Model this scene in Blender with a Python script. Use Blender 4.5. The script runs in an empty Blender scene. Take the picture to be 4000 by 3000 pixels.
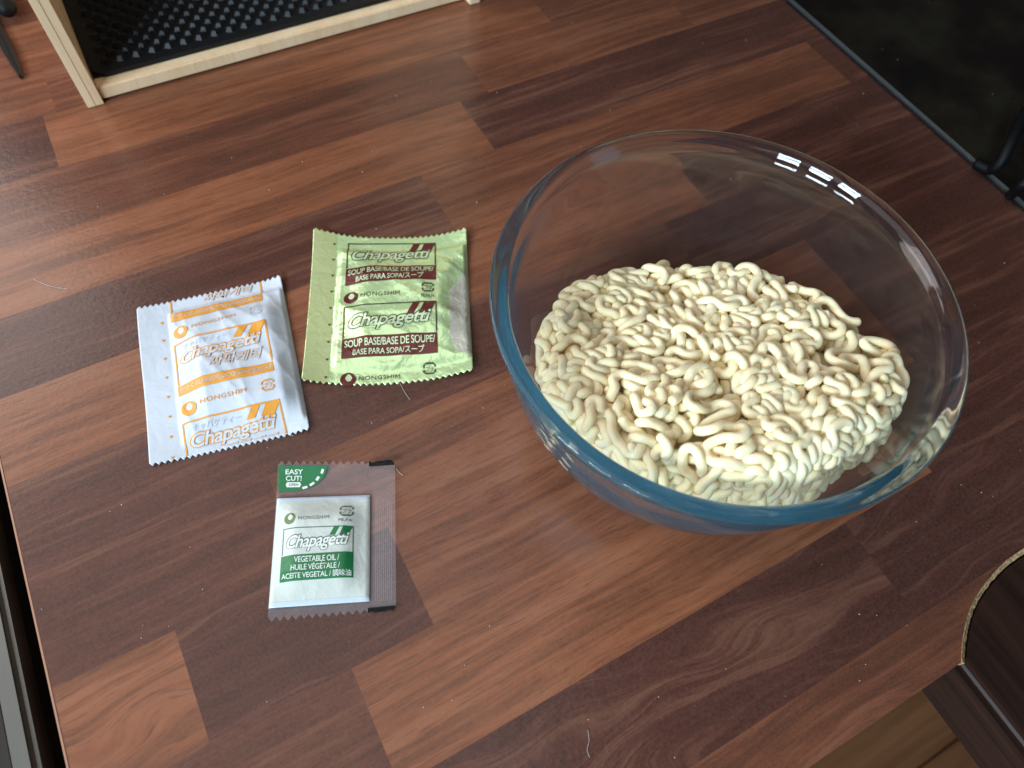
import bpy, bmesh, math, random
import numpy as np
from mathutils import Vector, Matrix, noise

random.seed(7); RNG = np.random.default_rng(11)
scene = bpy.context.scene
COL = scene.collection

# ------------------------------------------------------------------ camera
YAW, PITCH, ROLL = 0.5807992, 1.0533406, 0.0976030     # solved from the plank lines
FPX, CAM_H = 2821.2, 0.27603                           # focal length in photo pixels (4000 wide), height over the worktop
_f = np.array([math.cos(PITCH)*math.sin(YAW), math.cos(PITCH)*math.cos(YAW), -math.sin(PITCH)])
_s = np.array([math.cos(YAW), -math.sin(YAW), 0.0]); _u = np.cross(_s, _f)
_r = math.cos(ROLL)*_s + math.sin(ROLL)*_u
_up = -math.sin(ROLL)*_s + math.cos(ROLL)*_u
cam_data = bpy.data.cameras.new('camera')
cam = bpy.data.objects.new('camera', cam_data); COL.objects.link(cam)
cam.matrix_world = Matrix(((_r[0], _up[0], -_f[0], 0), (_r[1], _up[1], -_f[1], 0), (_r[2], _up[2], -_f[2], CAM_H), (0, 0, 0, 1)))
cam_data.sensor_width = 36; cam_data.lens = 36*FPX/4000
cam_data.clip_start = 0.01; cam_data.clip_end = 50
cam_data.dof.use_dof = True; cam_data.dof.focus_distance = 0.285; cam_data.dof.aperture_fstop = 11
scene.camera = cam

def gp(x, y, z=0.0):
    """photo pixel -> point on the horizontal plane at height z"""
    d = _f + (x-2000)/FPX*_r - (y-1500)/FPX*_up
    t = (z-CAM_H)/d[2]
    return (d[0]*t, d[1]*t, z)

# ------------------------------------------------------------------ light
world = bpy.data.worlds.new('World'); scene.world = world; world.use_nodes = True
bg = world.node_tree.nodes['Background']
bg.inputs[0].default_value = (1.0, 0.86, 0.74, 1); bg.inputs[1].default_value = 0.022

def area(name, loc, target, sx, sy, power, color):
    l = bpy.data.lights.new(name, 'AREA'); l.shape = 'RECTANGLE'; l.size = sx; l.size_y = sy
    l.energy = power; l.color = color
    o = bpy.data.objects.new(name, l); COL.objects.link(o); o.location = loc
    o.rotation_euler = (Vector(target)-Vector(loc)).to_track_quat('-Z', 'Y').to_euler()
    return o
for _k in (-1, 0, 1):                                   # the window, left of the worktop: three lights behind a slatted blind
    for _z in (0.74, 0.98):
        area('window_slat_light', (-1.36+.19*_k, -0.44-.40*_k, _z), (0.02+.05*_k, 0.08-.08*_k, 0.0), 0.30, 0.16, 6.0, (0.68, 0.87, 1.0))
area('back_sheen_light', (-0.62, 1.00, 0.62), (-0.05, 0.30, 0.0), 0.8, 0.7, 5.5, (1.0, 0.95, 0.92))  # added lamp, not a window: gives the sheen on the far left worktop
area('ceiling_bounce_light', (-0.30, 0.42, 1.25), (-0.20, 0.35, 0.0), 1.3, 1.3, 4.6, (0.98, 0.96, 0.97))
area('rim_tint_light', (0.75, -0.85, 0.30), (0.15, 0.08, 0.04), 0.25, 0.60, 0.35, (0.20, 0.68, 1.0))  # added dim blue lamp meant to tint the bowl's near right rim; no doorway known

scene.view_settings.view_transform = 'Standard'; scene.view_settings.look = 'None'
scene.view_settings.exposure = 0.42; scene.view_settings.gamma = 1.0
scene.render.engine = 'CYCLES'
cy = scene.cycles
cy.use_denoising = True
cy.max_bounces = 24; cy.transmission_bounces = 20; cy.glossy_bounces = 10; cy.diffuse_bounces = 5; cy.transparent_max_bounces = 16
cy.volume_bounces = 3; cy.caustics_refractive = True; cy.caustics_reflective = True; cy.blur_glossy = 0.4
cy.sample_clamp_indirect = 200.0

# ------------------------------------------------------------------ helpers
def link(name, me, mat=None, parent=None, smooth=False):
    o = bpy.data.objects.new(name, me); COL.objects.link(o)
    if mat is not None and len(me.materials) == 0: me.materials.append(mat)
    if parent is not None: o.parent = parent
    if smooth:
        for p in me.polygons: p.use_smooth = True
    return o
def mesh_from(name, verts, faces):
    me = bpy.data.meshes.new(name); me.from_pydata([tuple(map(float, v)) for v in verts], [], faces); me.update(); return me
def bm_obj(name, bm, mat, parent=None, smooth=False):
    me = bpy.data.meshes.new(name); bm.to_mesh(me); bm.free(); return link(name, me, mat, parent, smooth)
def tag(o, label, cat, group=None, kind=None):
    o['label'] = label; o['category'] = cat
    if group: o['group'] = group
    if kind: o['kind'] = kind
    return o
def empty(name, loc=(0, 0, 0)):
    o = bpy.data.objects.new(name, None); COL.objects.link(o); o.location = loc; o.empty_display_size = 0.01; return o
def box_bm(x0, x1, y0, y1, z0, z1, bevel=0.0, seg=2):
    bm = bmesh.new(); bmesh.ops.create_cube(bm, size=1)
    for v in bm.verts:
        v.co = Vector(((x0+x1)/2+v.co.x*(x1-x0), (y0+y1)/2+v.co.y*(y1-y0), (z0+z1)/2+v.co.z*(z1-z0)))
    if bevel: bmesh.ops.bevel(bm, geom=bm.edges[:], offset=bevel, segments=seg, affect='EDGES')
    return bm
def tube_mesh(name, P, rad, sides=10, cap=True):
    """tube through points P (n,3) with radii rad (n) and rounded ends"""
    P = np.asarray(P, float); n = len(P); rad = np.broadcast_to(np.asarray(rad, float), (n,)).copy()
    T = np.gradient(P, axis=0); T /= np.linalg.norm(T, axis=1, keepdims=True)+1e-12
    if cap:
        a0, a1 = P[0]-T[0]*rad[0]*0.55, P[-1]+T[-1]*rad[-1]*0.55
        b0, b1 = P[0]-T[0]*rad[0]*0.35, P[-1]+T[-1]*rad[-1]*0.35
        P = np.vstack([a0, b0, P, b1, a1]); T = np.vstack([T[0], T[0], T, T[-1], T[-1]])
        rad = np.concatenate([[rad[0]*0.35, rad[0]*0.82], rad, [rad[-1]*0.82, rad[-1]*0.35]])
        n += 4
    N = np.zeros_like(P); ref = np.array([0.3, 0.2, 1.0]); v = ref-T[0]*(ref@T[0]); N[0] = v/np.linalg.norm(v)
    for i in range(1, n):
        v = N[i-1]-T[i]*(N[i-1]@T[i]); N[i] = v/(np.linalg.norm(v)+1e-12)
    B = np.cross(T, N)
    a = np.linspace(0, 2*np.pi, sides, endpoint=False)
    V = (P[:, None]+rad[:, None, None]*(np.cos(a)[None, :, None]*N[:, None]+np.sin(a)[None, :, None]*B[:, None])).reshape(-1, 3)
    F = []
    for i in range(n-1):
        for j in range(sides):
            k = (j+1) % sides
            F.append((i*sides+j, i*sides+k, (i+1)*sides+k, (i+1)*sides+j))
    F.append(tuple(range(sides-1, -1, -1))); F.append(tuple((n-1)*sides+j for j in range(sides)))
    return mesh_from(name, V, F)

# ------------------------------------------------------------------ materials
class NT:
    def __init__(self, name):
        self.m = bpy.data.materials.new(name); self.m.use_nodes = True
        self.t = self.m.node_tree; self.p = self.t.nodes['Principled BSDF']; self.out = self.t.nodes['Material Output']
    def n(self, typ, **kw):
        nd = self.t.nodes.new(typ)
        for k, v in kw.items():
            if k in nd.inputs: nd.inputs[k].default_value = v
            else: setattr(nd, k, v)
        return nd
    def l(self, a, b): self.t.links.new(a, b)
    def set(self, **kw):
        for k, v in kw.items(): self.p.inputs[k.replace('_', ' ')].default_value = v
        return self
    def math(self, op, a, b=None, clamp=False):
        nd = self.n('ShaderNodeMath', operation=op); nd.use_clamp = clamp
        for i, v in enumerate((a, b)):
            if v is None: continue
            if isinstance(v, (int, float)): nd.inputs[i].default_value = v
            else: self.l(v, nd.inputs[i])
        return nd.outputs[0]
    def mix(self, fac, a, b):
        nd = self.n('ShaderNodeMix', data_type='RGBA')
        for s, v in ((nd.inputs[0], fac), (nd.inputs[6], a), (nd.inputs[7], b)):
            if isinstance(v, (int, float)): s.default_value = v
            elif isinstance(v, tuple): s.default_value = (*v, 1)[:4]
            else: self.l(v, s)
        return nd.outputs[2]
    def noise(self, vec, scale, detail=3.0, rough=0.5, dist=0.0):
        nd = self.n('ShaderNodeTexNoise', Scale=scale, Detail=detail, Roughness=rough, Distortion=dist)
        if vec is not None: self.l(vec, nd.inputs['Vector'])
        return nd.outputs['Fac']
    def ramp(self, fac, lo, hi):
        nd = self.n('ShaderNodeMapRange'); nd.inputs['From Min'].default_value = lo; nd.inputs['From Max'].default_value = hi
        self.l(fac, nd.inputs['Value']); return nd.outputs['Result']
    def mapping(self, vec, scale, loc=(0, 0, 0), rot=(0, 0, 0)):
        nd = self.n('ShaderNodeMapping'); nd.inputs['Scale'].default_value = scale; nd.inputs['Location'].default_value = loc; nd.inputs['Rotation'].default_value = rot
        self.l(vec, nd.inputs['Vector']); return nd.outputs['Vector']
    def pos(self):
        return self.n('ShaderNodeNewGeometry').outputs['Position']
    def bump(self, h, strength, dist):
        nd = self.n('ShaderNodeBump', Strength=strength, Distance=dist); self.l(h, nd.inputs['Height'])
        self.l(nd.outputs['Normal'], self.p.inputs['Normal']); return nd

def simple(name, color, rough=0.5, **kw):
    t = NT(name); t.set(Base_Color=(*color, 1), Roughness=rough, **kw); return t.m

def wood_laminate():
    """dark walnut block laminate: colour and grain offset come from each plank's own properties"""
    t = NT('walnut_laminate')
    at = lambda nm: t.n('ShaderNodeAttribute', attribute_type='OBJECT', attribute_name=nm)
    tone, seed, swirl = at('tone').outputs['Fac'], at('seed').outputs['Fac'], at('swirl').outputs['Fac']
    cb = t.n('ShaderNodeCombineXYZ'); t.l(t.math('MULTIPLY', seed, 3.7), cb.inputs[0]); t.l(t.math('MULTIPLY', seed, 1.3), cb.inputs[1]); t.l(seed, cb.inputs[2])
    add = t.n('ShaderNodeVectorMath', operation='ADD'); t.l(t.pos(), add.inputs[0]); t.l(cb.outputs[0], add.inputs[1])
    v = add.outputs[0]
    # slow wobble so the fibres are not ruler straight, stronger on planks cut through the heart
    wob = t.noise(t.mapping(v, (9, 22, 9)), 1.0, 2.0)
    sh = t.n('ShaderNodeCombineXYZ'); t.l(t.math('MULTIPLY', t.math('SUBTRACT', wob, 0.5), t.math('ADD', t.math('MULTIPLY', swirl, 0.06), 0.010)), sh.inputs[1])
    add2 = t.n('ShaderNodeVectorMath', operation='ADD'); t.l(v, add2.inputs[0]); t.l(sh.outputs[0], add2.inputs[1]); w = add2.outputs[0]
    broad = t.noise(t.mapping(w, (5, 70, 5)), 1.0, 3.0, 0.55)
    streak = t.noise(t.mapping(w, (16, 330, 16)), 1.0, 4.0, 0.6)
    pores = t.noise(t.mapping(w, (90, 1500, 90)), 1.0, 2.0, 0.6)
    blotch = t.noise(t.mapping(v, (55, 90, 55)), 1.0, 4.0, 0.6)
    mott = t.noise(v, 900.0, 2.0, 0.6)
    light = t.mix(blotch, (0.215, 0.070, 0.031), (0.320, 0.112, 0.053))
    dark = t.mix(blotch, (0.050, 0.0172, 0.0140), (0.100, 0.034, 0.028))
    base = t.mix(tone, dark, light)
    f = t.math('ADD', t.math('MULTIPLY', t.ramp(broad, 0.36, 0.64), 0.5), t.math('MULTIPLY', t.ramp(streak, 0.34, 0.66), 0.5))
    c1 = t.mix(t.ramp(f, 0.18, 0.62), t.mix(0.50, base, (0.040, 0.017, 0.013)), t.mix(t.ramp(f, .55, .95), base, t.mix(.35, base, (0.30, 0.145, 0.085))))
    c2 = t.mix(t.math('MULTIPLY', t.ramp(pores, 0.54, 0.70), 0.42), c1, (0.035, 0.020, 0.017))
    c3 = t.mix(t.math('MULTIPLY', t.ramp(mott, 0.30, 0.70), 0.22), c2, t.mix(0.5, c2, (0.33, 0.19, 0.13)))
    t.l(c3, t.p.inputs['Base Color'])
    smear = t.noise(t.mapping(t.pos(), (14, 14, 14)), 1.0, 4.0, 0.6)
    t.l(t.math('ADD', t.math('MULTIPLY', smear, 0.18), 0.13), t.p.inputs['Roughness'])
    t.set(Specular_IOR_Level=0.34)
    hgt = t.math('ADD', t.math('MULTIPLY', pores, 0.5), t.math('MULTIPLY', t.noise(t.pos(), 420.0, 3.0), 0.8))
    t.bump(hgt, 0.16, 0.0006)
    return t.m

def bamboo():
    t = NT('bamboo'); p = t.pos()
    g = t.noise(t.mapping(p, (60, 60, 7)), 1.0, 3.0); g2 = t.noise(t.mapping(p, (500, 500, 40)), 1.0, 2.0)
    c = t.mix(t.ramp(g, 0.3, 0.7), (0.84, 0.58, 0.34), (0.92, 0.71, 0.48)); c = t.mix(t.math('MULTIPLY', t.ramp(g2, 0.5, 0.8), 0.25), c, (0.46, 0.28, 0.13))
    t.l(c, t.p.inputs['Base Color']); t.set(Roughness=0.42); t.bump(g2, 0.1, 0.0004); return t.m

def noodle_mat():
    t = NT('dried_noodle'); p = t.pos()
    a = t.noise(p, 120.0, 3.0); b = t.noise(p, 1400.0, 3.0, 0.6)
    c = t.mix(t.ramp(a, 0.3, 0.7), (0.93, 0.775, 0.490), (0.95, 0.835, 0.580))
    t.l(c, t.p.inputs['Base Color'])
    t.set(Roughness=0.6, Specular_IOR_Level=0.25, Subsurface_Weight=0.5, Subsurface_Radius=(1.0, 0.62, 0.30), Subsurface_Scale=0.0020)
    t.bump(b, 0.18, 0.00035); return t.m

def glass_mat():
    t = NT('borosilicate_glass')
    t.set(Base_Color=(1, 1, 1, 1), Roughness=0.0, IOR=1.48, Transmission_Weight=1.0)
    sm_ = t.noise(t.mapping(t.pos(), (26, 26, 40)), 1.0, 4.0, .6, 1.2)   # greasy smears
    t.l(t.math('MULTIPLY', t.ramp(sm_, 0.56, 0.80), 0.11), t.p.inputs['Roughness'])
    pv = t.n('ShaderNodeVolumePrincipled', Density=8.0); pv.inputs['Color'].default_value = (0.22, 0.62, 0.89, 1)
    t.l(pv.outputs[0], t.out.inputs['Volume']); return t.m

def film_mat(name, color, rough, crinkle=0.35, scale=160.0, **kw):
    t = NT(name); t.set(Base_Color=(*color, 1), Roughness=rough, **kw); p = t.pos()
    a = t.noise(p, scale, 3.0, 0.55, 0.8); b = t.noise(p, scale*3.1, 2.0)
    t.bump(t.math('ADD', a, t.math('MULTIPLY', b, 0.25)), crinkle, 0.003); return t.m

def clear_film():
    t = NT('clear_film'); t.set(Base_Color=(0.66, 0.66, 0.72, 1), Roughness=0.12, Alpha=0.13, Specular_IOR_Level=0.8)
    t.bump(t.noise(t.pos(), 220.0, 3.0), 0.25, 0.002); return t.m

M = dict(
    wood=wood_laminate(), bamboo=bamboo(), noodle=noodle_mat(), glass=glass_mat(), clear=clear_film(),
    white_film=film_mat('white_film', (0.60, 0.645, 0.72), 0.34, 0.16, 75.0),
    green_foil=film_mat('pale_green_foil', (0.66, 0.84, 0.43), 0.24, 0.30, 95.0, Metallic=0.42),
    seam_foil=film_mat('dull_green_seam', (0.56, 0.62, 0.30), 0.36, 0.10, 160.0, Metallic=0.4),
    silver=film_mat('silver_foil', (0.60, 0.57, 0.47), 0.34, 0.30, 120.0, Metallic=0.15),
    oil_white=film_mat('milky_film', (0.60, 0.63, 0.58), 0.28, 0.2, 90.0),
    oil_seal=film_mat('milky_seal', (0.56, 0.64, 0.74), 0.25, 0.1, 90.0),
    orange=film_mat('orange_ink', (0.78, 0.33, 0.035), 0.36, 0.16, 75.0),
    pale_print=film_mat('pale_print', (0.60, 0.57, 0.58), 0.36, 0.16, 75.0),
    grey_print=film_mat('grey_print', (0.50, 0.50, 0.54), 0.4, 0.16, 75.0),
    maroon=film_mat('maroon_ink', (0.115, 0.016, 0.014), 0.33, 0.24, 110.0),
    dark_ink=film_mat('dark_ink', (0.050, 0.040, 0.022), 0.4, 0.24, 110.0),
    pale_green=film_mat('pale_green_print', (0.66, 0.80, 0.50), 0.3, 0.22, 110.0, Metallic=0.3),
    green_ink=film_mat('green_ink', (0.012, 0.165, 0.052), 0.32, 0.2, 90.0),
    olive_ink=film_mat('olive_ink', (0.11, 0.17, 0.045), 0.35, 0.2, 90.0),
    grey_green=film_mat('grey_green_ink', (0.11, 0.16, 0.13), 0.4, 0.2, 90.0),
    oil_print=film_mat('milky_print', (0.80, 0.84, 0.78), 0.3, 0.2, 90.0),
    black=simple('black_plastic', (0.004, 0.004, 0.005), 0.55, Specular_IOR_Level=.18),
    rubber=simple('black_rubber', (0.006, 0.007, 0.009), 0.46, Specular_IOR_Level=.28),
    void=simple('black_panel', (0.006, 0.006, 0.006), 0.8),
    steel=None, hob_glass=None,
)
def steel():
    t = NT('brushed_steel'); n_ = t.noise(t.mapping(t.pos(), (900, 30, 900)), 1.0, 3.0); n2 = t.noise(t.pos(), 40.0, 4.0)
    t.set(Base_Color=(0.15, 0.15, 0.14, 1), Metallic=1.0); t.l(t.math('ADD', t.math('MULTIPLY', n2, 0.3), 0.30), t.p.inputs['Roughness']); t.bump(n_, 0.08, 0.0005); return t.m
M['steel'] = steel()
def hobg():
    t = NT('black_hob_glass'); n2 = t.noise(t.pos(), 22.0, 5.0, 0.6); n3 = t.noise(t.pos(), 500.0, 3.0)
    t.l(t.mix(t.ramp(n2, 0.42, 0.75), (0.006, 0.005, 0.005), (0.020, 0.018, 0.011)), t.p.inputs['Base Color'])
    t.l(t.math('ADD', t.math('MULTIPLY', t.ramp(n2, 0.4, 0.7), 0.28), 0.07), t.p.inputs['Roughness']); t.bump(n3, 0.04, 0.0003); return t.m
M['hob_glass'] = hobg()

# ------------------------------------------------------------------ worktop (planks as pieces)
THICK = 0.030
X0, X1, FRONT = -0.1130, 0.74, -0.0480
line_y = lambda k: 0.38847 - 0.041705*k               # k-th seam between plank rows, counted from the rack
worktop = empty('worktop', (0, 0, 0)); worktop['kind'] = 'structure'
def plank(x0, x1, y0, y1, tone, swirl=0.0):
    o = bm_obj('plank', box_bm(x0, x1, y0, y1, -THICK, 0.0), M['wood'], worktop)
    o['tone'] = float(tone); o['seed'] = random.uniform(0, 9); o['swirl'] = float(swirl); return o
rows = {  # right-end tones beside the bowl: dark wood, with shade put into the colour too
    -6: [(-.113, .05, .45), (.05, .40, .70), (.40, .74, .3)],
    -5: [(-.113, .02, .2), (.02, .28, .55), (.28, .74, .2)],
    -4: [(-.113, .12, .65), (.12, .40, .15), (.40, .74, .5)],
    -3: [(-.113, -.02, .35), (-.02, .22, .8), (.22, .74, .3)],
    -2: [(-.113, .02, .60), (.02, .27, .30), (.27, .74, .5)],
    -1: [(-.113, -.052, .55), (-.052, .215, .38), (.215, .50, .62), (.50, .74, .3)],
    0:  [(-.113, -.0592, .10), (-.0592, .23, .95), (.23, .43, .45), (.43, .74, .2)],
    1:  [(-.113, .165, .42), (.165, .31, .66), (.31, .74, .55)],
    2:  [(-.113, .1469, .95), (.1469, .40, .10), (.40, .74, .4)],
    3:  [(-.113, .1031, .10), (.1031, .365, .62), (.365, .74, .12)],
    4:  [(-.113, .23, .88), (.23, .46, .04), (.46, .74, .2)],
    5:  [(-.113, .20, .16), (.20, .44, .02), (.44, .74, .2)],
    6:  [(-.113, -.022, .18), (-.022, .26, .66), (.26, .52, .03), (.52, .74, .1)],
    7:  [(-.113, -.0710, 1.0, .7), (-.0710, .012, .12, .8), (.012, .26, .62), (.26, .52, .06), (.52, .74, .1)],
    8:  [(-.113, -.0202, .30), (-.0202, .225, 1.0), (.225, .74, .05)],
    9:  [(-.113, .176, .06, .9), (.176, .34, .03, .9), (.34, .74, .05)],
}
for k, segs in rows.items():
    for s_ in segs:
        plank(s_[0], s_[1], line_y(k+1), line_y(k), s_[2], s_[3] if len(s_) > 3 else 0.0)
# last row along the front, its right end cut on a curve where the side worktop meets it
curve = [gp(*q)[:2] for q in ((3757, 2586), (3757, 2560), (3765, 2480), (3790, 2380), (3840, 2290), (3920, 2200), (4000, 2143))] + [(0.252, line_y(10)-.0001)]
def smooth_curve(pts, n=8):
    P = np.array(pts); out = []
    for i in range(len(P)-1):
        p0, p1, p2, p3 = P[max(i-1, 0)], P[i], P[i+1], P[min(i+2, len(P)-1)]
        for t in np.linspace(0, 1, n, endpoint=False):
            out.append(0.5*((2*p1)+(-p0+p2)*t+(2*p0-5*p1+4*p2-p3)*t*t+(-p0+3*p1-3*p2+p3)*t**3))
    out.append(P[-1]); return np.array(out)
cv = smooth_curve(curve)
def extrude_poly(name, poly, z0, z1, mat, parent=None):
    n = len(poly); V = [(p[0], p[1], z1) for p in poly]+[(p[0], p[1], z0) for p in poly]
    F = [tuple(range(n)), tuple(range(2*n-1, n-1, -1))]+[(i, i+n, (i+1) % n+n, (i+1) % n) for i in range(n)]
    bm = bmesh.new(); me = mesh_from(name, V, F); bm.from_mesh(me); bmesh.ops.recalc_face_normals(bm, faces=bm.faces[:]); bm.to_mesh(me); bm.free()
    return link(name, me, mat, parent)
xm = 0.05
o = extrude_poly('plank', [(xm, FRONT)]+[tuple(p) for p in cv]+[(xm, line_y(10))], -THICK, 0, M['wood'], worktop); o['tone'] = .46; o['seed'] = 2.2; o['swirl'] = .2
plank(X0, xm, FRONT, line_y(10), .3)
# raw chipboard showing along the curved cut
chip = NT('raw_chipboard'); cn = chip.noise(chip.pos(), 900.0, 3.0)
chip.l(chip.mix(chip.ramp(cn, .35, .65), (0.26, 0.14, 0.05), (0.66, 0.45, 0.25)), chip.p.inputs['Base Color']); chip.set(Roughness=.8); chip.bump(cn, .6, .001)
nrm = np.gradient(cv, axis=0); nrm /= np.linalg.norm(nrm, axis=1, keepdims=True); nrm = np.stack([nrm[:, 1], -nrm[:, 0]], 1)
def lip(name, c, w0, w1, z0, z1, mat, parent):
    n = len(c); V = []; F = []
    jig = [noise.noise(Vector((i*.9, 3, 1)))*.0004 for i in range(n)]
    for i in range(n):
        a = c[i]+nrm[i]*w0; b = c[i]+nrm[i]*(w1+jig[i])
        V += [(a[0], a[1], z1), (b[0], b[1], z0), (b[0], b[1], -THICK), (a[0], a[1], -THICK)]
    for i in range(n-1):
        for j in range(4): F.append((i*4+j, i*4+(j+1) % 4, i*4+4+(j+1) % 4, i*4+4+j))
    F += [(0, 1, 2, 3), (n*4-1, n*4-2, n*4-3, n*4-4)]
    return link(name, mesh_from(name, V, F), mat, parent)
lip('chipboard_edge', cv, -0.0002, 0.0017, -0.0012, 0.0006, chip.m, worktop)
# laminate edging along the end by the cooker
edge_m = simple('edging_strip', (0.40, 0.20, 0.125), 0.4)
bm_obj('edging_strip', box_bm(-0.1141, -0.1130, FRONT, line_y(-6), -THICK, 0.0002, 0.0003), edge_m, worktop)

# side worktop running towards the viewer on the right
side = empty('side_worktop', (0.18, -0.05, 0)); side['kind'] = 'structure'
poly = [(0.178, -0.50)]+[(0.178, -0.0495)]+[tuple(p+nn*0.0024) for p, nn in zip(cv[9:], nrm[9:])]+[(0.74, line_y(10)-.0025), (0.74, -0.50)]
n = len(poly)
me = mesh_from('slab', [(p[0]-.18, p[1]+.05, -0.0010) for p in poly]+[(p[0]-.18, p[1]+.05, -THICK-.004) for p in poly], [tuple(range(n-1, -1, -1)), tuple(range(n, 2*n))]+[(i, (i+1) % n, (i+1) % n+n, i+n) for i in range(n)])
bm = bmesh.new(); bm.from_mesh(me); bmesh.ops.recalc_face_normals(bm, faces=bm.faces[:])
e = [ed for ed in bm.edges if all(abs(v.co.x+.002) < 1e-5 for v in ed.verts) and all(v.co.z > -.01 for v in ed.verts)]
bmesh.ops.bevel(bm, geom=e, offset=0.0035, segments=5, affect='EDGES'); bm.to_mesh(me); bm.free()
dk = NT('dark_worktop'); dn = dk.noise(dk.mapping(dk.pos(), (260, 14, 260)), 1.0, 4.0, .6)
dk.l(dk.mix(dk.ramp(dn, .3, .7), (0.014, 0.0065, 0.0045), (0.036, 0.015, 0.010)), dk.p.inputs['Base Color']); dk.set(Roughness=.5, Specular_IOR_Level=.22); dk.bump(dk.noise(dk.pos(), 900.0, 2.0), .12, .0004)
o = link('slab', me, dk.m, side)

# floor boards far below and the cabinet that carries the worktop
floor = empty('floor', (0.1, -0.2, -0.72)); floor['kind'] = 'structure'
fl = NT('floor_oak'); fa = fl.n('ShaderNodeAttribute', attribute_type='OBJECT', attribute_name='tone').outputs['Fac']
fg = fl.noise(fl.mapping(fl.pos(), (3, 60, 3)), 1.0, 4.0, .6)
fl.l(fl.mix(fl.ramp(fg, .3, .7), fl.mix(fa, (0.13, 0.044, 0.016), (0.16, 0.056, 0.021)), fl.mix(fa, (0.26, 0.100, 0.040), (0.30, 0.125, 0.053))), fl.p.inputs['Base Color']); fl.set(Roughness=.45)
for i in range(14):
    o = bm_obj('floor_board', box_bm(-0.8, 1.6, -1.0+i*.12, -1.0+i*.12+.118, -.015, 0, .001, 1), fl.m, floor); o['tone'] = random.random()
cab = bm_obj('base_cabinet', box_bm(-0.108, 0.74, -0.02, 0.60, -0.72, -THICK-.0005), M['void'])
tag(cab, 'dark base cabinet under the brown worktop', 'cabinet')

# ------------------------------------------------------------------ cooker beside the worktop (left) and hob (right)
cooker = empty('cooker', (-0.16, 0.15, -0.72)); tag(cooker, 'steel trimmed cooker standing beside the end of the worktop', 'cooker')
def child_box(name, par, x0, x1, y0, y1, z0, z1, mat, bev=0.0, seg=2):
    L = par.location; return bm_obj(name, box_bm(x0-L.x, x1-L.x, y0-L.y, y1-L.y, z0-L.z, z1-L.z, bev, seg), mat, par)
child_box('steel_trim', cooker, -0.1300, -0.1216, -0.06, 0.60, -0.012, 0.0005, M['steel'], .0022, 3)
child_box('side_panel', cooker, -0.60, -0.1235, -0.06, 0.60, -0.72, -0.0125, M['void'])
child_box('cooktop', cooker, -0.60, -0.1302, -0.06, 0.60, -0.0124, -0.0015, M['hob_glass'])

hob = empty('hob', (0.55, 0.30, 0)); tag(hob, 'black glass hob with thin grey rim set into the worktop', 'hob')
child_box('glass_panel', hob, 0.3824, 0.735, -0.02, 0.58, 0.0003, 0.0026, M['hob_glass'])
grey_trim = simple('grey_trim', (0.16, 0.17, 0.17), 0.35, Metallic=.7)
child_box('rim', hob, 0.3804, 0.3823, -0.02, 0.58, 0.0003, 0.0032, grey_trim, .0008, 2)
child_box('gasket', hob, 0.3790, 0.38035, -0.02, 0.58, 0.0003, 0.0016, M['black'], .0005, 1)
def iron_bar(pts, r):
    P = smooth_curve([gp(x, y, z) for x, y, z in pts], 6) - np.array(hob.location)
    return link('pan_support', tube_mesh('pan_support', P, r, 8), M['black'], hob, True)
iron_bar([(4080, 300, .022), (4000, 450, .022), (3950, 555, .020), (3905, 640, .012), (3865, 662, .006), (3815, 640, .005)], .0030)
iron_bar([(4100, 640, .020), (4010, 710, .018), (3965, 748, .009), (3945, 765, .005)], .0028)

# ------------------------------------------------------------------ bamboo rack with black studded mat
rack = empty('rack', (0.08, 0.45, 0)); tag(rack, 'pale bamboo rack holding a black studded mat, standing on the worktop', 'rack')
yf = 0.3848
child_box('side_panel', rack, -0.0365, -0.0324, yf, 0.62, 0.0, 0.30, M['bamboo'], .0002)
child_box('side_panel', rack, -0.03238, -0.0281, yf+.0001, 0.62, 0.0, 0.30, M['bamboo'], .0002)
child_box('side_panel', rack, 0.1915, 0.1990, yf-.0035, 0.62, 0.0, 0.30, M['bamboo'], .0006)
child_box('front_rail', rack, -0.0280, 0.1914, yf+.0020, yf+.0105, 0.0012, 0.0084, M['bamboo'], .0006)
child_box('back_rail', rack, -0.0280, 0.1914, 0.60, 0.612, 0.0012, 0.0084, M['bamboo'], .0006)
def rounded_rect(x0, x1, y0, y1, r, n=8):
    out = []
    for cx, cy_, a0 in ((x1-r, y1-r, 0), (x0+r, y1-r, 90), (x0+r, y0+r, 180), (x1-r, y0+r, 270)):
        for i in range(n+1):
            a = math.radians(a0+90*i/n); out.append((cx+r*math.cos(a), cy_+r*math.sin(a)))
    return out
L = rack.location
mx0, mx1, my0, my1 = -0.0272, 0.1905, yf+.0085, 0.598
mat_o = extrude_poly('mat', [(x-L.x, y-L.y) for x, y in rounded_rect(mx0, mx1, my0, my1, .008)], 0.0086, 0.0112, M['rubber'], rack)
sb = bmesh.new(); bmesh.ops.create_cone(sb, cap_ends=True, segments=6, radius1=.0037, radius2=.0019, depth=.0024); bmesh.ops.scale(sb, vec=(1.0, .86, 1), verts=sb.verts[:])
sm = bpy.data.meshes.new('stud'); sb.to_mesh(sm); sb.free(); sm.materials.append(M['rubber'])
cnt = 0
for j in range(18):
    for i in range(24):
        x = mx0+.0085+i*.0086+(j % 2)*.0043; y = my0+.0085+j*.0058
        if x > mx1-.006 or y > 0.5 or cnt >= 296: continue
        if y > 0.505-(x+.03)*.55: continue
        o = bpy.data.objects.new('stud', sm); COL.objects.link(o); o.parent = mat_o; o.location = (x-L.x, y-L.y, .0112+.0012); cnt += 1

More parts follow.
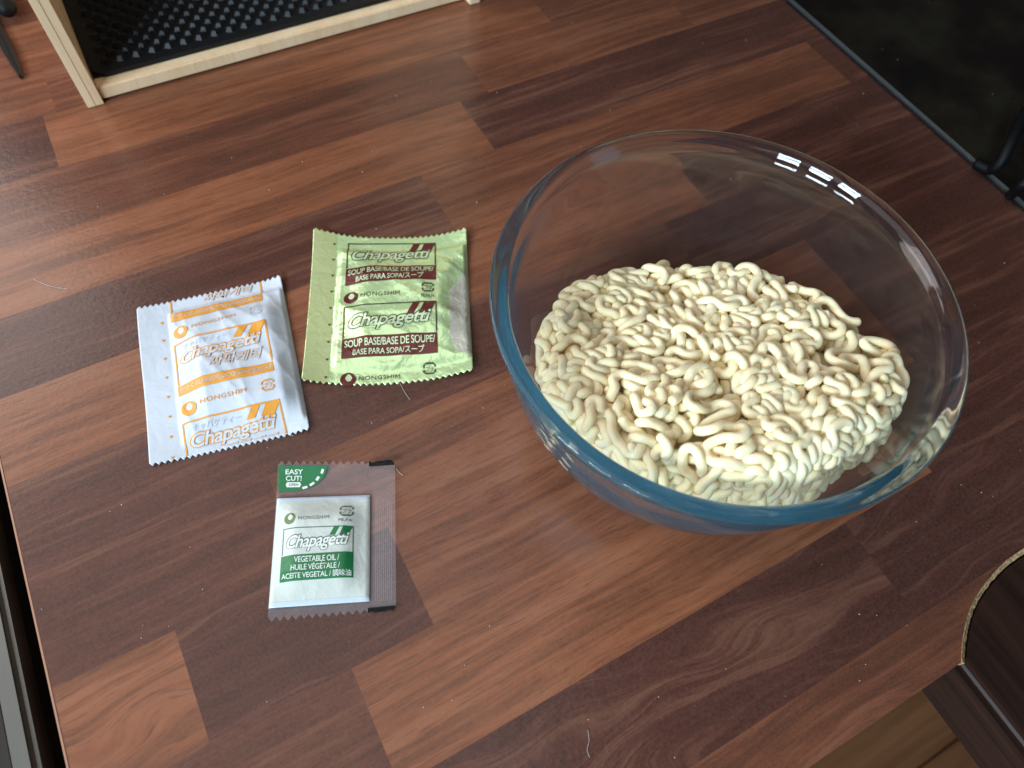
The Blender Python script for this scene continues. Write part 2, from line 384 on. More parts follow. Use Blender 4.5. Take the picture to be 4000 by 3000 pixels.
# ------------------------------------------------------------------ knife and black handle lying by the rack
kn = empty('knife', gp(88, 310)); tag(kn, 'dark pointed knife blade lying beside the bamboo rack', 'knife')
kp = [(95, 309), (84, 258), (65, 209), (30, 138), (0, 84), (-60, -40), (-130, 40), (0, 184), (54, 271), (81, 312)]
kw = [np.array(gp(x, y))-np.array(kn.location) for x, y in kp]
bl = extrude_poly('blade', [(p[0], p[1]) for p in kw], 0.0006, 0.0022, simple('dark_blade', (0.040, 0.026, 0.020), .30, Metallic=.6), kn)
bw = [np.array(gp(x, y))-np.array(kn.location) for x, y in ((88, 306), (66, 262), (38, 204), (0, 128), (-120, -10), (-130, 40), (0, 184), (54, 271), (81, 312))]
extrude_poly('bevel', [(p[0], p[1]) for p in bw], 0.0008, 0.0026, simple('black_blade', (0.012, 0.011, 0.012), .35, Metallic=.5), kn)
hd = [np.array(gp(x, y, .008))-np.array(kn.location) for x, y in ((28, 42), (10, 0), (-20, -60), (-60, -140))]
hp = smooth_curve(hd, 5)
ho = tag(link('handle', tube_mesh('handle', hp+np.array(kn.location), np.array([.0040, .0055, .0062]+[.0065]*(len(hp)-3))*.92, 14), M['black'], None, True), 'black rounded handle end beside the knife blade', 'handle')
ho.name = 'utensil_handle'

# ------------------------------------------------------------------ glass bowl
BX, BY, BR, BH = 0.14830, 0.09379, 0.0840, 0.07392
bowl_prof_out = []
for i in range(34):
    a = (i/33)*math.pi/2
    bowl_prof_out.append((BR*(0.49+0.464*math.sin(a)**0.93), BH*(1-math.cos(a)**0.93)))
prof = [(0.0, 0.0026), (BR*0.40, 0.0022), (BR*0.445, 0.0008), (BR*0.465, 0.0)]
outer = [p for p in bowl_prof_out if p[1] > 0.0009 and p[1] < BH-0.0095]
prof += outer
# flared collar: outside leans out to the lip, inside leans the same way
prof += [(BR*.9525, BH-.0078), (BR*.958, BH-.0065), (BR*.970, BH-.0048), (BR*.985, BH-.0030), (BR*.997, BH-.0016), (BR, BH-.0009), (BR*.998, BH-.0003), (BR*.990, BH), (BR*.966, BH-.0001), (BR*.947, BH-.0004), (BR*.932, BH-.0011), (BR*.9225, BH-.0022), (BR*.9165, BH-.0038), (BR*.9125, BH-.0058), (BR*.908, BH-.0088)]
inner = []
for (r_, z_) in reversed(outer):
    zi = z_+0.0040*max(0, 1-z_/BH)+.0002
    ri = r_-0.0040-0.0002*(1-z_/BH)
    if zi < BH-.0115: inner.append((ri, zi))
prof += inner+[(inner[-1][0]-.004, inner[-1][1]-.0007), (BR*.30, 0.0058), (0.0, 0.0056)]
SEG = 128
V, F = [], []
for r_, z_ in prof:
    if r_ == 0: V.append((0, 0, z_))
    else: V += [(r_*math.cos(2*math.pi*j/SEG), r_*math.sin(2*math.pi*j/SEG), z_) for j in range(SEG)]
idx = 0; rings = []
for r_, z_ in prof:
    if r_ == 0: rings.append([idx]); idx += 1
    else: rings.append(list(range(idx, idx+SEG))); idx += SEG
for a, b in zip(rings[:-1], rings[1:]):
    for j in range(SEG):
        k = (j+1) % SEG
        if len(a) == 1: F.append((a[0], b[k], b[j]))
        elif len(b) == 1: F.append((a[j], a[k], b[0]))
        else: F.append((a[j], a[k], b[k], b[j]))
me = mesh_from('glass_bowl', V, F)
bm = bmesh.new(); bm.from_mesh(me); bmesh.ops.recalc_face_normals(bm, faces=bm.faces[:]); bm.to_mesh(me); bm.free()
bowl = link('glass_bowl', me, M['glass'], None, True); bowl.location = (BX, BY, 0.0001)
sub = bowl.modifiers.new('sub', 'SUBSURF'); sub.levels = 1; sub.render_levels = 1
tag(bowl, 'clear glass mixing bowl with thick bluish rim, holding the dried noodles', 'bowl')

# ------------------------------------------------------------------ noodle block (strands packed by a small relaxation, in millimetres)
NA, NB, NT_, RADN = 66.9, 56.4, 33.0, 1.78
DISH = 1.4
def sdf(P):
    q = P.copy(); ang = np.arctan2(q[:, 1]/NB, q[:, 0]/NA)
    wob = 1.0+0.022*np.sin(3*ang+.6)+0.018*np.sin(5*ang+2.1)+0.012*np.sin(9*ang)
    rho = np.hypot(q[:, 0]/NA, q[:, 1]/NB)/wob*62.0
    t = np.clip(rho/50.0, 0, 1.25)
    z = q[:, 2]+np.where(q[:, 2] > 0, DISH*(1-t**2)*np.clip(q[:, 2]/8, 0, 1), 0)+1.2*np.sin(q[:, 0]*.13+1)*np.sin(q[:, 1]*.15)
    rd = 9.0
    a = rho-62.0+rd; b = np.abs(z)-NT_/2+rd
    return np.hypot(np.maximum(a, 0), np.maximum(b, 0))+np.minimum(np.maximum(a, b), 0)-rd
def grad(P):
    g = np.zeros_like(P); h = .05
    for i in range(3):
        e = np.zeros(3); e[i] = h; g[:, i] = (sdf(P+e)-sdf(P-e))/(2*h)
    return g/(np.linalg.norm(g, axis=1, keepdims=True)+1e-9)
STEP = 1.35
def walk(nw, steps, depth, front=False):
    th = RNG.uniform(-2.75, -.35, nw) if front else RNG.uniform(0, 2*np.pi, nw)
    top = RNG.random(nw) < (0.0 if front else .57)
    rr = np.sqrt(RNG.random(nw))
    P = np.stack([NA*np.cos(th)*rr, NB*np.sin(th)*rr, np.full(nw, 14.0)], 1)
    P[~top] = np.stack([NA*np.cos(th), NB*np.sin(th), RNG.uniform(-15, 11, nw)], 1)[~top]
    T = RNG.normal(size=(nw, 3)); lam = RNG.uniform(23, 46, nw); A = RNG.uniform(1.5, 2.5, nw); ph = RNG.uniform(0, 6.28, nw)
    l2 = RNG.uniform(14, 30, nw); p2 = RNG.uniform(0, 6.28, nw); drift = RNG.normal(0, .010, nw); am = RNG.uniform(.6, 3.4, nw)
    d0 = depth+RNG.uniform(-.6, .6, nw); out = []
    for s in range(steps):
        d = d0+am*np.sin(2*np.pi*s*STEP/l2+p2)+am*.4*np.sin(4.1*s*STEP/l2+ph)
        for _ in range(2): P = P-grad(P)*(sdf(P)+RADN+d)[:, None]
        n = grad(P); T = T-n*(T*n).sum(1, keepdims=True); T /= np.linalg.norm(T, axis=1, keepdims=True)
        w = A*2*np.pi/lam*np.cos(2*np.pi*s*STEP/lam+ph)+drift
        B = np.cross(n, T); T = T*np.cos(w*STEP)[:, None]+B*np.sin(w*STEP)[:, None]
        out.append(P.copy()); P = P+T*STEP
    return np.stack(out, 1)
strands = []
for depth, nw in ((0.9, 62), (3.1, 58), (6.0, 50)):
    W = walk(nw, 110, depth)
    for w in W:
        n_ = int(RNG.integers(45, 110)); a = int(RNG.integers(0, 110-n_+1)); strands.append(w[a:a+n_])
for depth, nw in ((1.2, 26), (4.0, 22)):               # extra turns packed into the near side wall
    for w in walk(nw, 60, depth, True):
        n_ = int(RNG.integers(30, 60)); strands.append(w[:n_])
# drop stretches that only lie on the unseen underside
strands = [s for s in strands if (s[:, 2] > -15.2).mean() > .4]
X = np.concatenate(strands); sid = np.concatenate([np.full(len(s), i) for i, s in enumerate(strands)])
N_ = len(X); i1 = np.where(sid[:-1] == sid[1:])[0]
i2 = np.where(sid[:-2] == sid[2:])[0]; r2 = np.linalg.norm(X[i2+2]-X[i2], axis=1)
i5 = np.where(sid[:-5] == sid[5:])[0]; r5 = np.linalg.norm(X[i5+5]-X[i5], axis=1)
X = X+RNG.normal(0, .15, X.shape)
OFFS = [(dx, dy, dz) for dx in (-1, 0, 1) for dy in (-1, 0, 1) for dz in (-1, 0, 1) if (dx, dy, dz) >= (0, 0, 0)]
def pairs(X, D):
    c = np.floor(X/D).astype(np.int64)+200
    key = (c[:, 0]*512+c[:, 1])*512+c[:, 2]; o = np.argsort(key, kind='stable'); ks = key[o]; A_, B_ = [], []
    for off in OFFS:
        k2 = ks+(off[0]*512+off[1])*512+off[2]
        lo = np.searchsorted(ks, k2, 'left'); hi = np.searchsorted(ks, k2, 'right')
        if off == (0, 0, 0): lo = np.arange(len(ks))+1
        cnt_ = np.maximum(hi-lo, 0)
        a = np.repeat(np.arange(len(ks)), cnt_); st = np.repeat(lo-np.concatenate([[0], np.cumsum(cnt_)[:-1]]), cnt_); b = st+np.arange(len(a))
        A_.append(o[a]); B_.append(o[b])
    a, b = np.concatenate(A_), np.concatenate(B_)
    ok = ~((sid[a] == sid[b]) & (np.abs(a-b) < 4)); return a[ok], b[ok]
def dist_con(X, ia, ib, rest, k):
    d = X[ib]-X[ia]; L_ = np.linalg.norm(d, axis=1)+1e-9; c = (k*.5*(L_-rest)/L_)[:, None]*d
    np.add.at(X, ia, c); np.add.at(X, ib, -c)
MIN = RADN*1.82
OUT = np.repeat(RNG.uniform(-.6, 2.4, sid.max()+1), np.bincount(sid))
for it in range(60):
    if it % 2 == 0: pa, pb = pairs(X, MIN+.25)
    d = X[pb]-X[pa]; L_ = np.linalg.norm(d, axis=1)+1e-6; m = L_ < MIN
    c = (.42*(L_[m]-MIN)/L_[m])[:, None]*d[m]; acc = np.zeros_like(X); w_ = np.zeros(N_)
    np.add.at(acc, pa[m], c); np.add.at(acc, pb[m], -c); np.add.at(w_, pa[m], 1); np.add.at(w_, pb[m], 1)
    X += acc/np.maximum(w_, 1)[:, None]*1.6
    for _ in range(2):
        dist_con(X, i1, i1+1, STEP, .8); dist_con(X, i2, i2+2, r2, .38)
    dist_con(X, i5, i5+5, r5, .14)
    f = sdf(X)+RADN*.85-OUT; g = None
    if it % 2 == 0:
        g = grad(X); over = np.maximum(f, 0); under = np.maximum(-f-12.5, 0)
        X -= g*(over*.6)[:, None]; X += g*(under*.5)[:, None]
# block frame: tilted in the bowl, its far edge slid down
bn = np.array([0.0952, 0.3205, 1.0]); bn /= np.linalg.norm(bn)
ba = _s-bn*(_s@bn); ba /= np.linalg.norm(ba); bb = np.cross(bn, ba)
BC = np.array([BX-0.005, BY-0.0117, 0.0408])
block = empty('noodle_block', tuple(BC)); block.matrix_world = Matrix(((ba[0], bb[0], bn[0], BC[0]), (ba[1], bb[1], bn[1], BC[1]), (ba[2], bb[2], bn[2], BC[2]), (0, 0, 0, 1)))
tag(block, 'round block of dried cream wavy noodles lying in the glass bowl', 'noodles')
def resample(P, k=2):
    Pm = P.copy(); Pm[1:-1] = .25*P[:-2]+.5*P[1:-1]+.25*P[2:]
    return smooth_curve(Pm, k)
for i in range(sid.max()+1):
    P = resample(X[sid == i]); n_ = len(P)
    rad = RADN*(1+.05*np.array([noise.noise(Vector((q[0]*.08, q[1]*.08, q[2]*.08+i))) for q in P]))
    link('noodle_strand', tube_mesh('noodle_strand', P*.001, rad*.001, 10), M['noodle'], block, True)
# packed inside of the block
bm = bmesh.new(); bmesh.ops.create_icosphere(bm, subdivisions=4, radius=1.0)
for v in bm.verts:
    d = np.array(v.co); lo, hi = 0.0, 90.0
    for _ in range(18):
        mid = (lo+hi)/2
        if sdf((d*mid)[None])[0] < -11.5: lo = mid
        else: hi = mid
    v.co = Vector(d*lo*.001*(1+.05*noise.noise(Vector(d)*9)))
bm_obj('packed_core', bm, M['noodle'], block, True)

# ------------------------------------------------------------------ sachets
def sstep(a, b, x):
    t = np.clip((x-a)/(b-a), 0, 1); return t*t*(3-2*t)
class Sachet:
    """a flat film bag: photo corners on the worktop give its outline, height(u,v) its pillow shape"""
    def __init__(self, name, label, corners, height, lift, teeth, tooth, top=lambda u: 0*u, bot=lambda u: 1+0*u):
        self.c = np.array([gp(*q)[:2] for q in corners]); self.h, self.lift = height, lift
        self.teeth, self.tooth, self.top, self.bot = teeth, tooth, top, bot
        self.W = np.linalg.norm(self.c[1]-self.c[0]); self.H = np.linalg.norm(self.c[3]-self.c[0])
        self.root = empty(name, (*self.c.mean(0), 0)); self.org = np.array(self.root.location); tag(self.root, label, 'sachet')
    def xy(self, u, v):
        u, v = np.asarray(u)[..., None], np.asarray(v)[..., None]; c = self.c
        return (1-u)*(1-v)*c[0]+u*(1-v)*c[1]+u*v*c[2]+(1-u)*v*c[3]
    def pt(self, u, v, up=0.0):
        p = self.xy(u, v); z = self.h(np.asarray(u), np.asarray(v))+self.lift(np.asarray(u), np.asarray(v))+up
        return np.concatenate([p, z[..., None]], -1)-self.org
    def zig(self, u):
        x = (u*self.teeth) % 1.0; return np.abs(x-.5)*2*self.tooth/self.H
    def film(self, name, mat, u0=0, u1=1, v0=None, v1=None, nu=None, nv=90, up=0.0, thick=True, zt=True, zb=True):
        nu = nu or self.teeth*4
        u = np.linspace(u0, u1, nu+1); t = np.linspace(0, 1, nv+1)
        U, Tt = np.meshgrid(u, t)
        va = (self.top(U)+(self.zig(U) if zt else 0)) if v0 is None else v0+0*U
        vb = (self.bot(U)-(self.zig(U) if zb else 0)) if v1 is None else v1+0*U
        V_ = va+(vb-va)*Tt
        top = self.pt(U, V_, up).reshape(-1, 3); m = nu+1; nn = len(top)
        F = [(j*m+i, (j+1)*m+i, (j+1)*m+i+1, j*m+i+1) for j in range(nv) for i in range(nu)]
        if thick:
            bz = self.pt(U, V_).reshape(-1, 3); bz[:, 2] = self.lift(U, V_).reshape(-1)+.00012
            top[:, 2] = np.maximum(top[:, 2], bz[:, 2]+.00012)
            F2 = [tuple(nn+k for k in reversed(f)) for f in F]
            ring = [i for i in range(m)]+[j*m+nu for j in range(1, nv+1)]+[nv*m+i for i in range(nu-1, -1, -1)]+[j*m for j in range(nv-1, 0, -1)]
            F3 = [(ring[k], ring[(k+1) % len(ring)], nn+ring[(k+1) % len(ring)], nn+ring[k]) for k in range(len(ring))]
            top = np.vstack([top, bz]); F = F+F2+F3
        return link(name, mesh_from(name, top, F), mat, self.root, True)
    def drape(self, name, bm, mat, up, cell=.0011):
        """cut a flat print (x=u*W, y=v*H) on a grid and lay it on the film"""
        for ax, n in ((0, Vector((1, 0, 0))), (1, Vector((0, 1, 0)))):
            vs = [v.co[ax] for v in bm.verts]
            if not vs: return
            k = math.ceil(min(vs)/cell)
            while k*cell < max(vs):
                co = [0, 0, 0]; co[ax] = k*cell
                bmesh.ops.bisect_plane(bm, geom=bm.verts[:]+bm.edges[:]+bm.faces[:], dist=1e-7, plane_co=co, plane_no=n); k += 1
        if bm.verts:
            uv = np.array([(v.co.x/self.W, v.co.y/self.H) for v in bm.verts]); P = self.pt(uv[:, 0], uv[:, 1], up*1.15+.00010)
            for v, p in zip(bm.verts, P): v.co = Vector(p)
            bmesh.ops.recalc_face_normals(bm, faces=bm.faces[:])
        return bm_obj(name, bm, mat, self.root, True)
    def polybm(self, polys):
        bm = bmesh.new()
        for poly in polys:
            vs = [bm.verts.new((u*self.W, v*self.H, 0)) for u, v in poly]
            bm.faces.new(vs)
        bmesh.ops.triangulate(bm, faces=bm.faces[:]); return bm
    def poly(self, name, polys, mat, up=.00010): return self.drape(name, self.polybm(polys), mat, up)
    def rect(self, u0, v0, u1, v1): return [(u0, v0), (u1, v0), (u1, v1), (u0, v1)]
    def frame(self, u0, v0, u1, v1, w=.0006, sides='lrt'):
        wu, wv = w/self.W, w/self.H; out = []
        if 't' in sides: out.append(self.rect(u0, v0, u1, v0+wv))
        if 'b' in sides: out.append(self.rect(u0, v1-wv, u1, v1))
        if 'l' in sides: out.append(self.rect(u0, v0+wv, u0+wu, v1-wv))
        if 'r' in sides: out.append(self.rect(u1-wu, v0+wv, u1, v1-wv))
        return out
    def ellipse(self, u, v, ru, rv, n=28): return [(u+ru*math.cos(a), v+rv*math.sin(a)) for a in np.linspace(0, 2*math.pi, n, endpoint=False)]
    def text(self, name, body, box, mat, up, shear=0.0, bold=0.0, outline=None, spacing=1.0, clip=None, slope=0.0):
        """lettering scaled into box (u0,v0,u1,v1); outline = (material, thickness, shift) adds a heavier copy below"""
        base = text_mesh(body, shear, bold, spacing)
        xs = [v.co.x for v in base.vertices]; ys = [v.co.y for v in base.vertices]
        x0, x1, y0, y1 = min(xs), max(xs), min(ys), max(ys); u0, v0, u1, v1 = box
        jobs = [(base, mat, name, up, 0.0)]
        if outline: jobs.insert(0, (text_mesh(body, shear, outline[1], spacing), outline[0], name+'_outline', up-.00005, outline[2]))
        for me, m_, nm, up_, sh in jobs:
            bm = bmesh.new(); bm.from_mesh(me); bpy.data.meshes.remove(me)
            for v in bm.verts:
                fx = (v.co.x+sh-x0)/(x1-x0); fy = (v.co.y-sh-y0)/(y1-y0)
                v.co = Vector(((u0+fx*(u1-u0))*self.W, (v1-fy*(v1-v0)-slope*(fx-.5))*self.H, 0))
            if clip is not None:
                for ax, lim, sg in clip:
                    co = [0, 0, 0]; co[ax] = lim*(self.W if ax == 0 else self.H); no = [0, 0, 0]; no[ax] = sg
                    bmesh.ops.bisect_plane(bm, geom=bm.verts[:]+bm.edges[:]+bm.faces[:], plane_co=co, plane_no=no, clear_outer=True)
            self.drape(nm, bm, m_, up_)
def text_mesh(body, shear, offset, spacing):
    cu = bpy.data.curves.new('t', 'FONT'); cu.body = body; cu.shear = shear; cu.offset = offset; cu.space_character = spacing; cu.resolution_u = 3; cu.dimensions = '2D'; cu.fill_mode = 'FRONT'
    ob = bpy.data.objects.new('t', cu); COL.objects.link(ob)
    dg = bpy.context.evaluated_depsgraph_get(); me = bpy.data.meshes.new_from_object(ob.evaluated_get(dg))
    bpy.data.objects.remove(ob); bpy.data.curves.remove(cu); return me

def emblem(S, u, v, ru, rv, ink, paper):
    S.poly('emblem', [S.ellipse(u, v, ru, rv)], ink, .00010)
    drop = [(u+ru*.08+ru*.42*math.sin(a)*(1 if math.cos(a) < .3 else .82), v-rv*.22-rv*.52*math.cos(a)) for a in np.linspace(0, 2*math.pi, 22, endpoint=False)]
    S.poly('emblem_seed', [drop], paper, .00016)
def recycling(S, u0, v0, u1, v1, ink, lines=''):
    w = .0007; wu, wv = w/S.W, w/S.H; cu_, cv_ = (u1-u0)*.22, (v1-v0)*.2
    polys = [S.rect(u0+cu_, v0, u1-cu_*.9, v0+wv), S.rect(u0+cu_*.9, v1-wv, u1-cu_, v1),
             S.rect(u0, v0+cv_, u0+wu, v0+(v1-v0)*.42), S.rect(u0, v0+(v1-v0)*.60, u0+wu, v1-cv_),
             S.rect(u1-wu, v0+(v1-v0)*.58, u1, v1-cv_), S.rect(u1-wu, v0+cv_, u1, v0+(v1-v0)*.34)]
    for (a, b, c_, d) in ((u0, v0+cv_, u0+cu_, v0), (u1, v1-cv_, u1-cu_, v1), (u0, v1-cv_, u0+cu_, v1), (u1, v0+cv_, u1-cu_, v0)):
        sx = 1 if c_ > a else -1; sy = 1 if d < b else -1
        polys.append([(a, b), (c_, d), (c_, d+sy*wv), (a+sx*wu, b)])
    S.poly('recycling_mark', polys, ink, .00012)
    S.text('recycling_lettering', 'プラ', (u0+(u1-u0)*.20, v0+(v1-v0)*.28, u1-(u1-u0)*.18, v1-(v1-v0)*.24), ink, .00012, .2, .0)
    if lines: S.text('material_lettering', lines, (u0-(u1-u0)*.06, v1+.018, u1-(u1-u0)*.02, v1+.044), ink, .00012, 0, .0)
def stripes(S, u0, u1, v0, v1, ink, lean=.07):
    g = (u1-u0)*.20; a = (u1-u0)
    S.poly('stripe', [[(u0+lean*.7, v0), (u0+lean*.7+a*.24, v0), (u0+a*.24, v1), (u0, v1)]], ink, .00012)
    S.poly('stripe', [[(u0+lean*.7+a*.38, v0), (u1, v0), (u1-a*.22, v1), (u0+a*.42, v1)]], ink, .00012)
def tear_marks(S, u_of_v, v0, v1, n, ink, s=.0008):
    out = []
    for i in range(n):
        v = v0+(v1-v0)*i/(n-1); u = u_of_v(v); a, b = s/S.W, s/S.H
        out.append([(u-a, v-b*.7), (u+a, v-b*.7), (u, v+b*.8)])
    for q in out: S.poly('tear_mark', [q], ink, .00012)

def wrinkle(u, v, seed, k):
    r = np.zeros(np.broadcast(u, v).shape); rg = np.random.default_rng(seed)
    for i in range(7):
        a = rg.uniform(0, 6.28); f = rg.uniform(9, 26); p = rg.uniform(0, 6.28)
        r = r+(1-np.abs(np.sin(f*.5*(u*math.cos(a)+v*math.sin(a))+p+.8*np.sin(4*v+p))))**3*rg.uniform(.4, 1)
    return r*k

# --- white sachet (flakes)
def hw(u, v):
    b = sstep(.20, .42, u)*sstep(1.01, .86, u)*sstep(.09, .30, v)*sstep(.93, .74, v)
    e = sstep(.19, .24, u)*sstep(1.0, .97, u)*sstep(.07, .12, v)*sstep(.95, .90, v)
    return .0005+.0011*e+.0040*b*(1+.18*np.sin(7*u+2)*np.sin(9*v))+e*wrinkle(u, v, 3, .00040)
def lw(u, v):
    return .0006*(1+np.sin(6.5*v+.4))*np.clip(1-u/.2, 0, 1)+.0030*np.clip(u-.8, 0, 1)**2/.04*np.clip(.25-v, 0, 1)/.25*.6+.0016*np.clip(u-.86, 0, 1)/.14*np.clip(v-.8, 0, 1)/.2
ZP = lambda c, off, sc: [(off[0]+x/sc, off[1]+y/sc) for x, y in c]
SW = Sachet('flakes_sachet', 'white plastic sachet with orange print lying beside the green sachet', ZP([(78, 322), (1240, 65), (1480, 1320), (185, 1612)], (500, 1050), 2.0733), hw, lw, 27, .0014)
SW.film('film', M['white_film'], nv=100)
tear_marks(SW, lambda v: .158-.02*v, .147, .979, 8, M['orange'])
def white_cell(S, dv, clip):
    c = clip
    fy0, b0, b1 = .322+dv, .586+dv, .645+dv
    S.poly('frame_line', [[(max(min(u, 1), 0), min(max(v, .012), .985)) for u, v in q] for q in S.frame(.219, fy0, .853, b0+.004, .0007, ('t' if fy0 > .02 else '')+'lr')], M['orange'])
    if b0 < .9:
        S.poly('caption_band', [S.rect(.217, b0, .850, b1)], M['orange'])
        S.text('caption_lettering', 'かやく/FLAKES/FLOCONS/HOJUELAS', (.232, b0+.012, .838, b1-.011), M['pale_print'], .00020, .12, .006)
    if fy0 > .02:
        stripes(S, .622, .852, fy0+.009, fy0+.066, M['orange'])
        S.text('japanese_lettering', 'チャパゲティー', (.288, fy0+.022, .592, fy0+.062), M['grey_print'], .00014, .2, -.004, clip=c)
    S.text('brand_lettering', 'Chapagetti', (.262, fy0+.070, .806, fy0+.155), M['white_film'], .00026, .32, .016, (M['orange'], .060, -.018), .94, c, .012)
    S.text('korean_lettering', '짜파게티', (.450, fy0+.160, .800, fy0+.222), M['pale_print'], .00024, .35, .012, (M['orange'], .030, -.01), .95, c)
white_cell(SW, 0.0, None); white_cell(SW, .488, [(1, .978, 1)])
white_cell(SW, -.478, [(1, .018, -1)])
for dv in (0.0, .484):
    emblem(SW, .280, .253+dv, .052, .041, M['orange'], M['white_film'])
    SW.text('maker_lettering', 'NONGSHIM', (.358, .228+dv, .655, .253+dv), M['orange'], .00014, 0, 0.0, spacing=1.12)
    recycling(SW, .753, .204+dv, .838, .272+dv, M['orange'] if dv else M['pale_print'])

# --- green sachet (soup base)
topg = lambda u: .045*4*u*(1-u)
botg = lambda u: 1+.040*4*u*(1-u)
def hg(u, v):
    t = (v-topg(u))/(botg(u)-topg(u))
    b = sstep(.18, .38, u)*sstep(1.01, .80, u)*sstep(.12, .36, t)*sstep(.90, .68, t)
    e = sstep(.155, .20, u)*sstep(1.0, .97, u)*sstep(.10, .15, t)*sstep(.925, .88, t)
    return .0005+.0012*e+.0036*b*(1+.15*np.sin(8*u)*np.sin(7*v+1))+e*wrinkle(u, v, 8, .00058)
def lg(u, v):
    c = lambda a, b: np.clip(1-a/.35, 0, 1)**2*np.clip(1-b/.45, 0, 1)**2
    return .0030*c(u, v)+.0034*c(1-u, v)+.0022*c(u, 1-v)+.0026*c(1-u, 1-v)
SG = Sachet('soup_sachet', 'pale green foil sachet with maroon print lying between white sachet and bowl', ZP([(190, 82), (1592, 82), (1655, 1400), (75, 1490)], (1150, 870), 2.371), hg, lg, 28, .0014, topg, botg)
SG.film('film', M['green_foil'], nv=100)
SG.film('side_seam', M['seam_foil'], 0.004, .150, None, None, 16, 90, .00006, False)
SG.poly('fold', [[(.985, .31), (.935, .40), (.872, .475), (.868, .62), (.872, .80), (.905, .87), (.992, .905), (.995, .60)]], M['silver'], .00009)
tear_marks(SG, lambda v: .136, .108, .982, 9, M['dark_ink'])
def green_cell(S, dv, full):
    f0, b0, b1 = .565+dv, .765+dv, .882+dv
    S.poly('frame_line', S.frame(.222, f0, .794, b0+.003, .0006), M['dark_ink'])
    S.poly('caption_band', [S.rect(.222, b0, .795, b1)], M['maroon'])
    S.text('caption_lettering', 'SOUP BASE/BASE DE SOUPE/', (.238, b0+.013, .780, b0+.055), M['pale_green'], .00020, .0, .012, spacing=.95)
    S.text('caption_lettering', 'BASE PARA SOPA/スープ', (.290, b0+.064, .715, b0+.106), M['pale_green'], .00020, .0, .012, spacing=.95)
    stripes(S, .610, .790, f0+.006, f0+.078, M['maroon'], .055)
    S.text('brand_lettering', 'Chapagetti', (.258, f0+.058, .760, f0+.165), M['pale_green'], .00030, .30, .016, (M['dark_ink'], .056, -.018), .93, None, .014)
green_cell(SG, 0.0, True); green_cell(SG, -.468, True)
for dv, rv in ((0.0, .040), (.492, .040)):
    emblem(SG, .264, .505+dv, .046, rv, M['maroon'], M['pale_green'])
    SG.text('maker_lettering', 'NONGSHIM', (.326, .489+dv, .567, .513+dv), M['dark_ink'], .00014, 0, 0.0, spacing=1.12)
    recycling(SG, .704, .436+dv, .780, .500+dv, M['dark_ink'], 'PE,PA,M' if dv == 0 else '')

# --- oil sachet (clear film, milky pouch)
def ho_(u, v):
    b = sstep(.0, .22, u)*sstep(.79, .55, u)*sstep(.24, .42, v)*sstep(.93, .72, v)
    e = sstep(-.01, .03, u)*sstep(.80, .765, u)*sstep(.23, .262, v)*sstep(.94, .905, v)
    return .0004+.0010*e+.0032*b
def lo_(u, v): return .0014*np.clip(u-.8, 0, 1)/.2*(.4+.6*(1-v))+.0012*np.clip(.15-v, 0, 1)/.15
SO = Sachet('oil_sachet', 'small clear sachet with milky white oil pouch and green print', ZP([(213, 108), (1290, 108), (1300, 1492), (110, 1592)], (1000, 1760), 2.37), ho_, lo_, 16, .0018)
SO.film('film', M['clear'], nv=70, thick=False)
SO.poly('oil_pouch', [[(.010, .255), (.787, .238), (.789, .928), (.002, .923)]], M['oil_white'], .00006)
SO.poly('pouch_seal', [[(.012, .2555), (.786, .2385), (.786, .268), (.012, .283)]], M['oil_seal'], .00013)
SO.poly('pouch_seal', [[(.0035, .894), (.788, .899), (.788, .9275), (.0025, .9225)]], M['oil_seal'], .00013)
tab = [(.004, .036), (.425, .036)]+[(.28*math.cos(a)+.14, .036+.165*math.sin(a)) for a in np.linspace(.25, 1.45, 9)]+[(.10, .203), (.012, .209)]
SO.poly('easy_cut_tab', [tab], M['green_ink'], .00010)
SO.text('tab_lettering', 'EASY', (.068, .059, .216, .092), M['oil_print'], .00018, 0, .018)
SO.text('tab_lettering', 'CUT!', (.072, .101, .205, .134), M['oil_print'], .00018, 0, .018)
SO.poly('open_badge', [[(.083, .143), (.192, .143), (.202, .160), (.192, .177), (.083, .177), (.073, .160)]], M['oil_print'], .00016)
SO.text('tab_lettering', 'OPEN', (.098, .151, .178, .169), M['grey_green'], .00022, 0, .0)
for (a, b, c_, d) in ((.385, .058, .372, .088), (.350, .108, .330, .133), (.312, .147, .276, .166), (.256, .175, .215, .184)):
    dx, dy = (c_-a), (d-b); l_ = math.hypot(dx*SO.W, dy*SO.H); nx, ny = -dy*SO.H/l_*.0005/SO.W, dx*SO.W/l_*.0005/SO.H
    SO.poly('cut_dash', [[(a+nx, b+ny), (c_+nx, d+ny), (c_-nx, d-ny), (a-nx, b-ny)]], M['oil_print'], .00018)
for v0, v1 in ((.006, .040), (.966, .992)):
    uu = np.linspace(.776, .996, 21); z = SO.zig(uu)
    if v0 < .5: pl = [(u, max(z_, .004)) for u, z_ in zip(uu, z)]+[(.996, v1), (.776, v1)]
    else: pl = [(.776, v0), (.996, v0)]+[(u, 1-z_) for u, z_ in reversed(list(zip(uu, z)))]
    SO.poly('black_mark', [pl], M['black'], .00012)
ridge = [SO.rect(.835+i*.016, .27, .840+i*.016, .93) for i in range(9)]
for q in ridge: SO.poly('seal_ridge', [q], M['clear'], .00022)
emblem(SO, .140, .400, .050, .038, M['olive_ink'], M['oil_white'])
SO.text('maker_lettering', 'NONGSHIM', (.212, .391, .463, .415), M['grey_green'], .00014, 0, 0.0, spacing=1.12)
recycling(SO, .545, .322, .660, .398, M['grey_green'])
SO.text('material_lettering', 'PE,PA', (.540, .416, .650, .437), M['grey_green'], .00014)
SO.poly('frame_line', SO.frame(.088, .462, .663, .634, .0004), M['grey_green'])
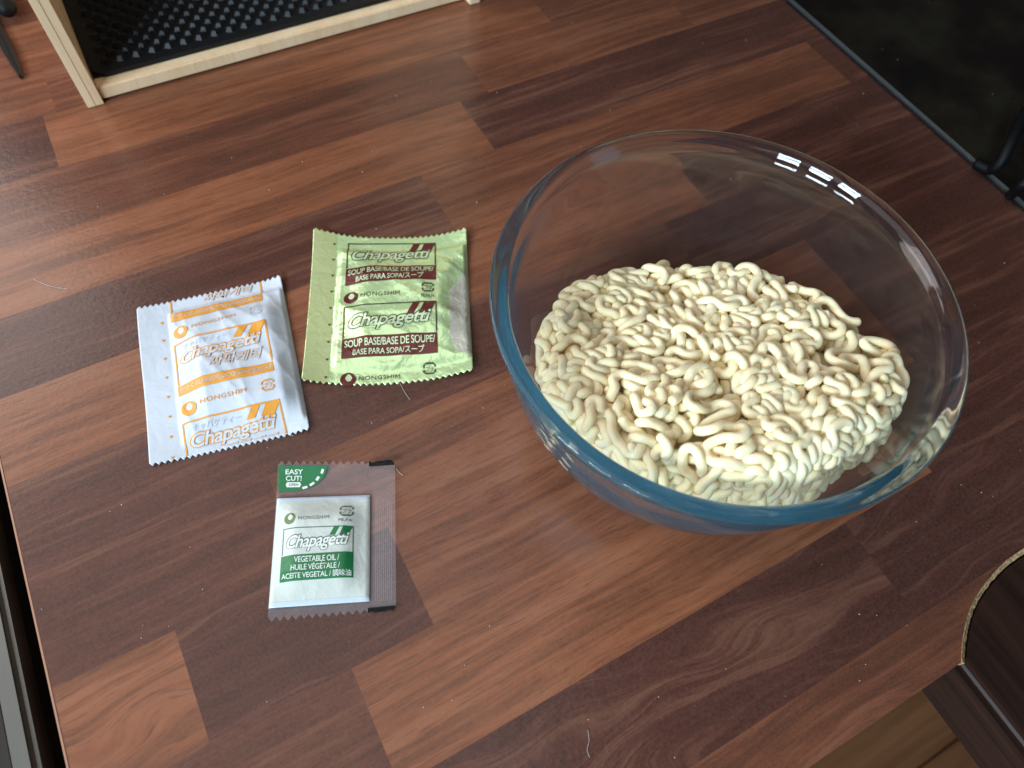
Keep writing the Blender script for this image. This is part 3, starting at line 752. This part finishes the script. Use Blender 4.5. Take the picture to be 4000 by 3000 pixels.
SO.poly('caption_band', [[(.084, .634), (.664, .626), (.666, .785), (.082, .787)]], M['green_ink'])
SO.text('caption_lettering', 'VEGETABLE OIL /', (.198, .644, .555, .680), M['oil_print'], .00020, 0, .008, spacing=.95)
SO.text('caption_lettering', 'HUILE VÉGÉTALE /', (.174, .684, .562, .727), M['oil_print'], .00020, 0, .008, spacing=.95)
SO.text('caption_lettering', 'ACEITE VEGETAL / 調味油', (.098, .735, .650, .775), M['oil_print'], .00020, 0, .006, spacing=.95)
stripes(SO, .470, .660, .462, .520, M['green_ink'], .055)
SO.text('brand_lettering', 'Chapagetti', (.128, .508, .630, .612), M['oil_print'], .00028, .30, .016, (M['grey_green'], .054, -.018), .93, None, .014)

# ------------------------------------------------------------------ crumbs and stray fibres on the worktop
bm = bmesh.new()
for i in range(170):
    x, y = random.uniform(150, 3990), random.uniform(10, 2980)
    p = gp(x, y); r = random.uniform(.00007, .00030)*(1.0 if i % 3 else .7)
    zb = .0027 if p[0] > .384 else 0.0
    if .37 < p[0] < .384 or (p[1] > .36 and p[0] < .21): continue
    if (p[0]-BX)**2+(p[1]-BY)**2 < .07**2 or p[1] < (FRONT+.004 if p[0] < .17 else -.02): continue
    bmesh.ops.create_icosphere(bm, subdivisions=1, radius=r, matrix=Matrix.Translation((p[0], p[1], zb+r*.6)) @ Matrix.Diagonal((1, random.uniform(.6, 1.6), .7, 1)))
cr = bm_obj('crumbs', bm, simple('crumb', (0.62, 0.52, 0.42), .7)); tag(cr, 'fine pale crumbs and dust scattered on the worktop', 'crumbs', kind='stuff')
fib = simple('pale_fibre', (0.60, 0.55, 0.52), .6)
for pts, lab in ((((130, 1090), (180, 1112), (225, 1124), (265, 1129)), 'fine pale fibre on a light plank near the white sachet'),
                 (((1562, 1497), (1580, 1530), (1602, 1563)), 'short pale fibre touching the edge of the green sachet'),
                 (((2296, 2850), (2301, 2890), (2294, 2930), (2303, 2958)), 'curved pale fibre on the dark plank near the front edge'),
                 (((1548, 1830), (1560, 1846), (1574, 1857)), 'tiny pale fibre at the corner of the clear oil sachet')):
    tag(link('fibre', tube_mesh('fibre', smooth_curve([gp(x, y, .0003) for x, y in pts], 5), .00008, 5), fib, None, True), lab, 'fibre', 'stray fibres on the worktop')
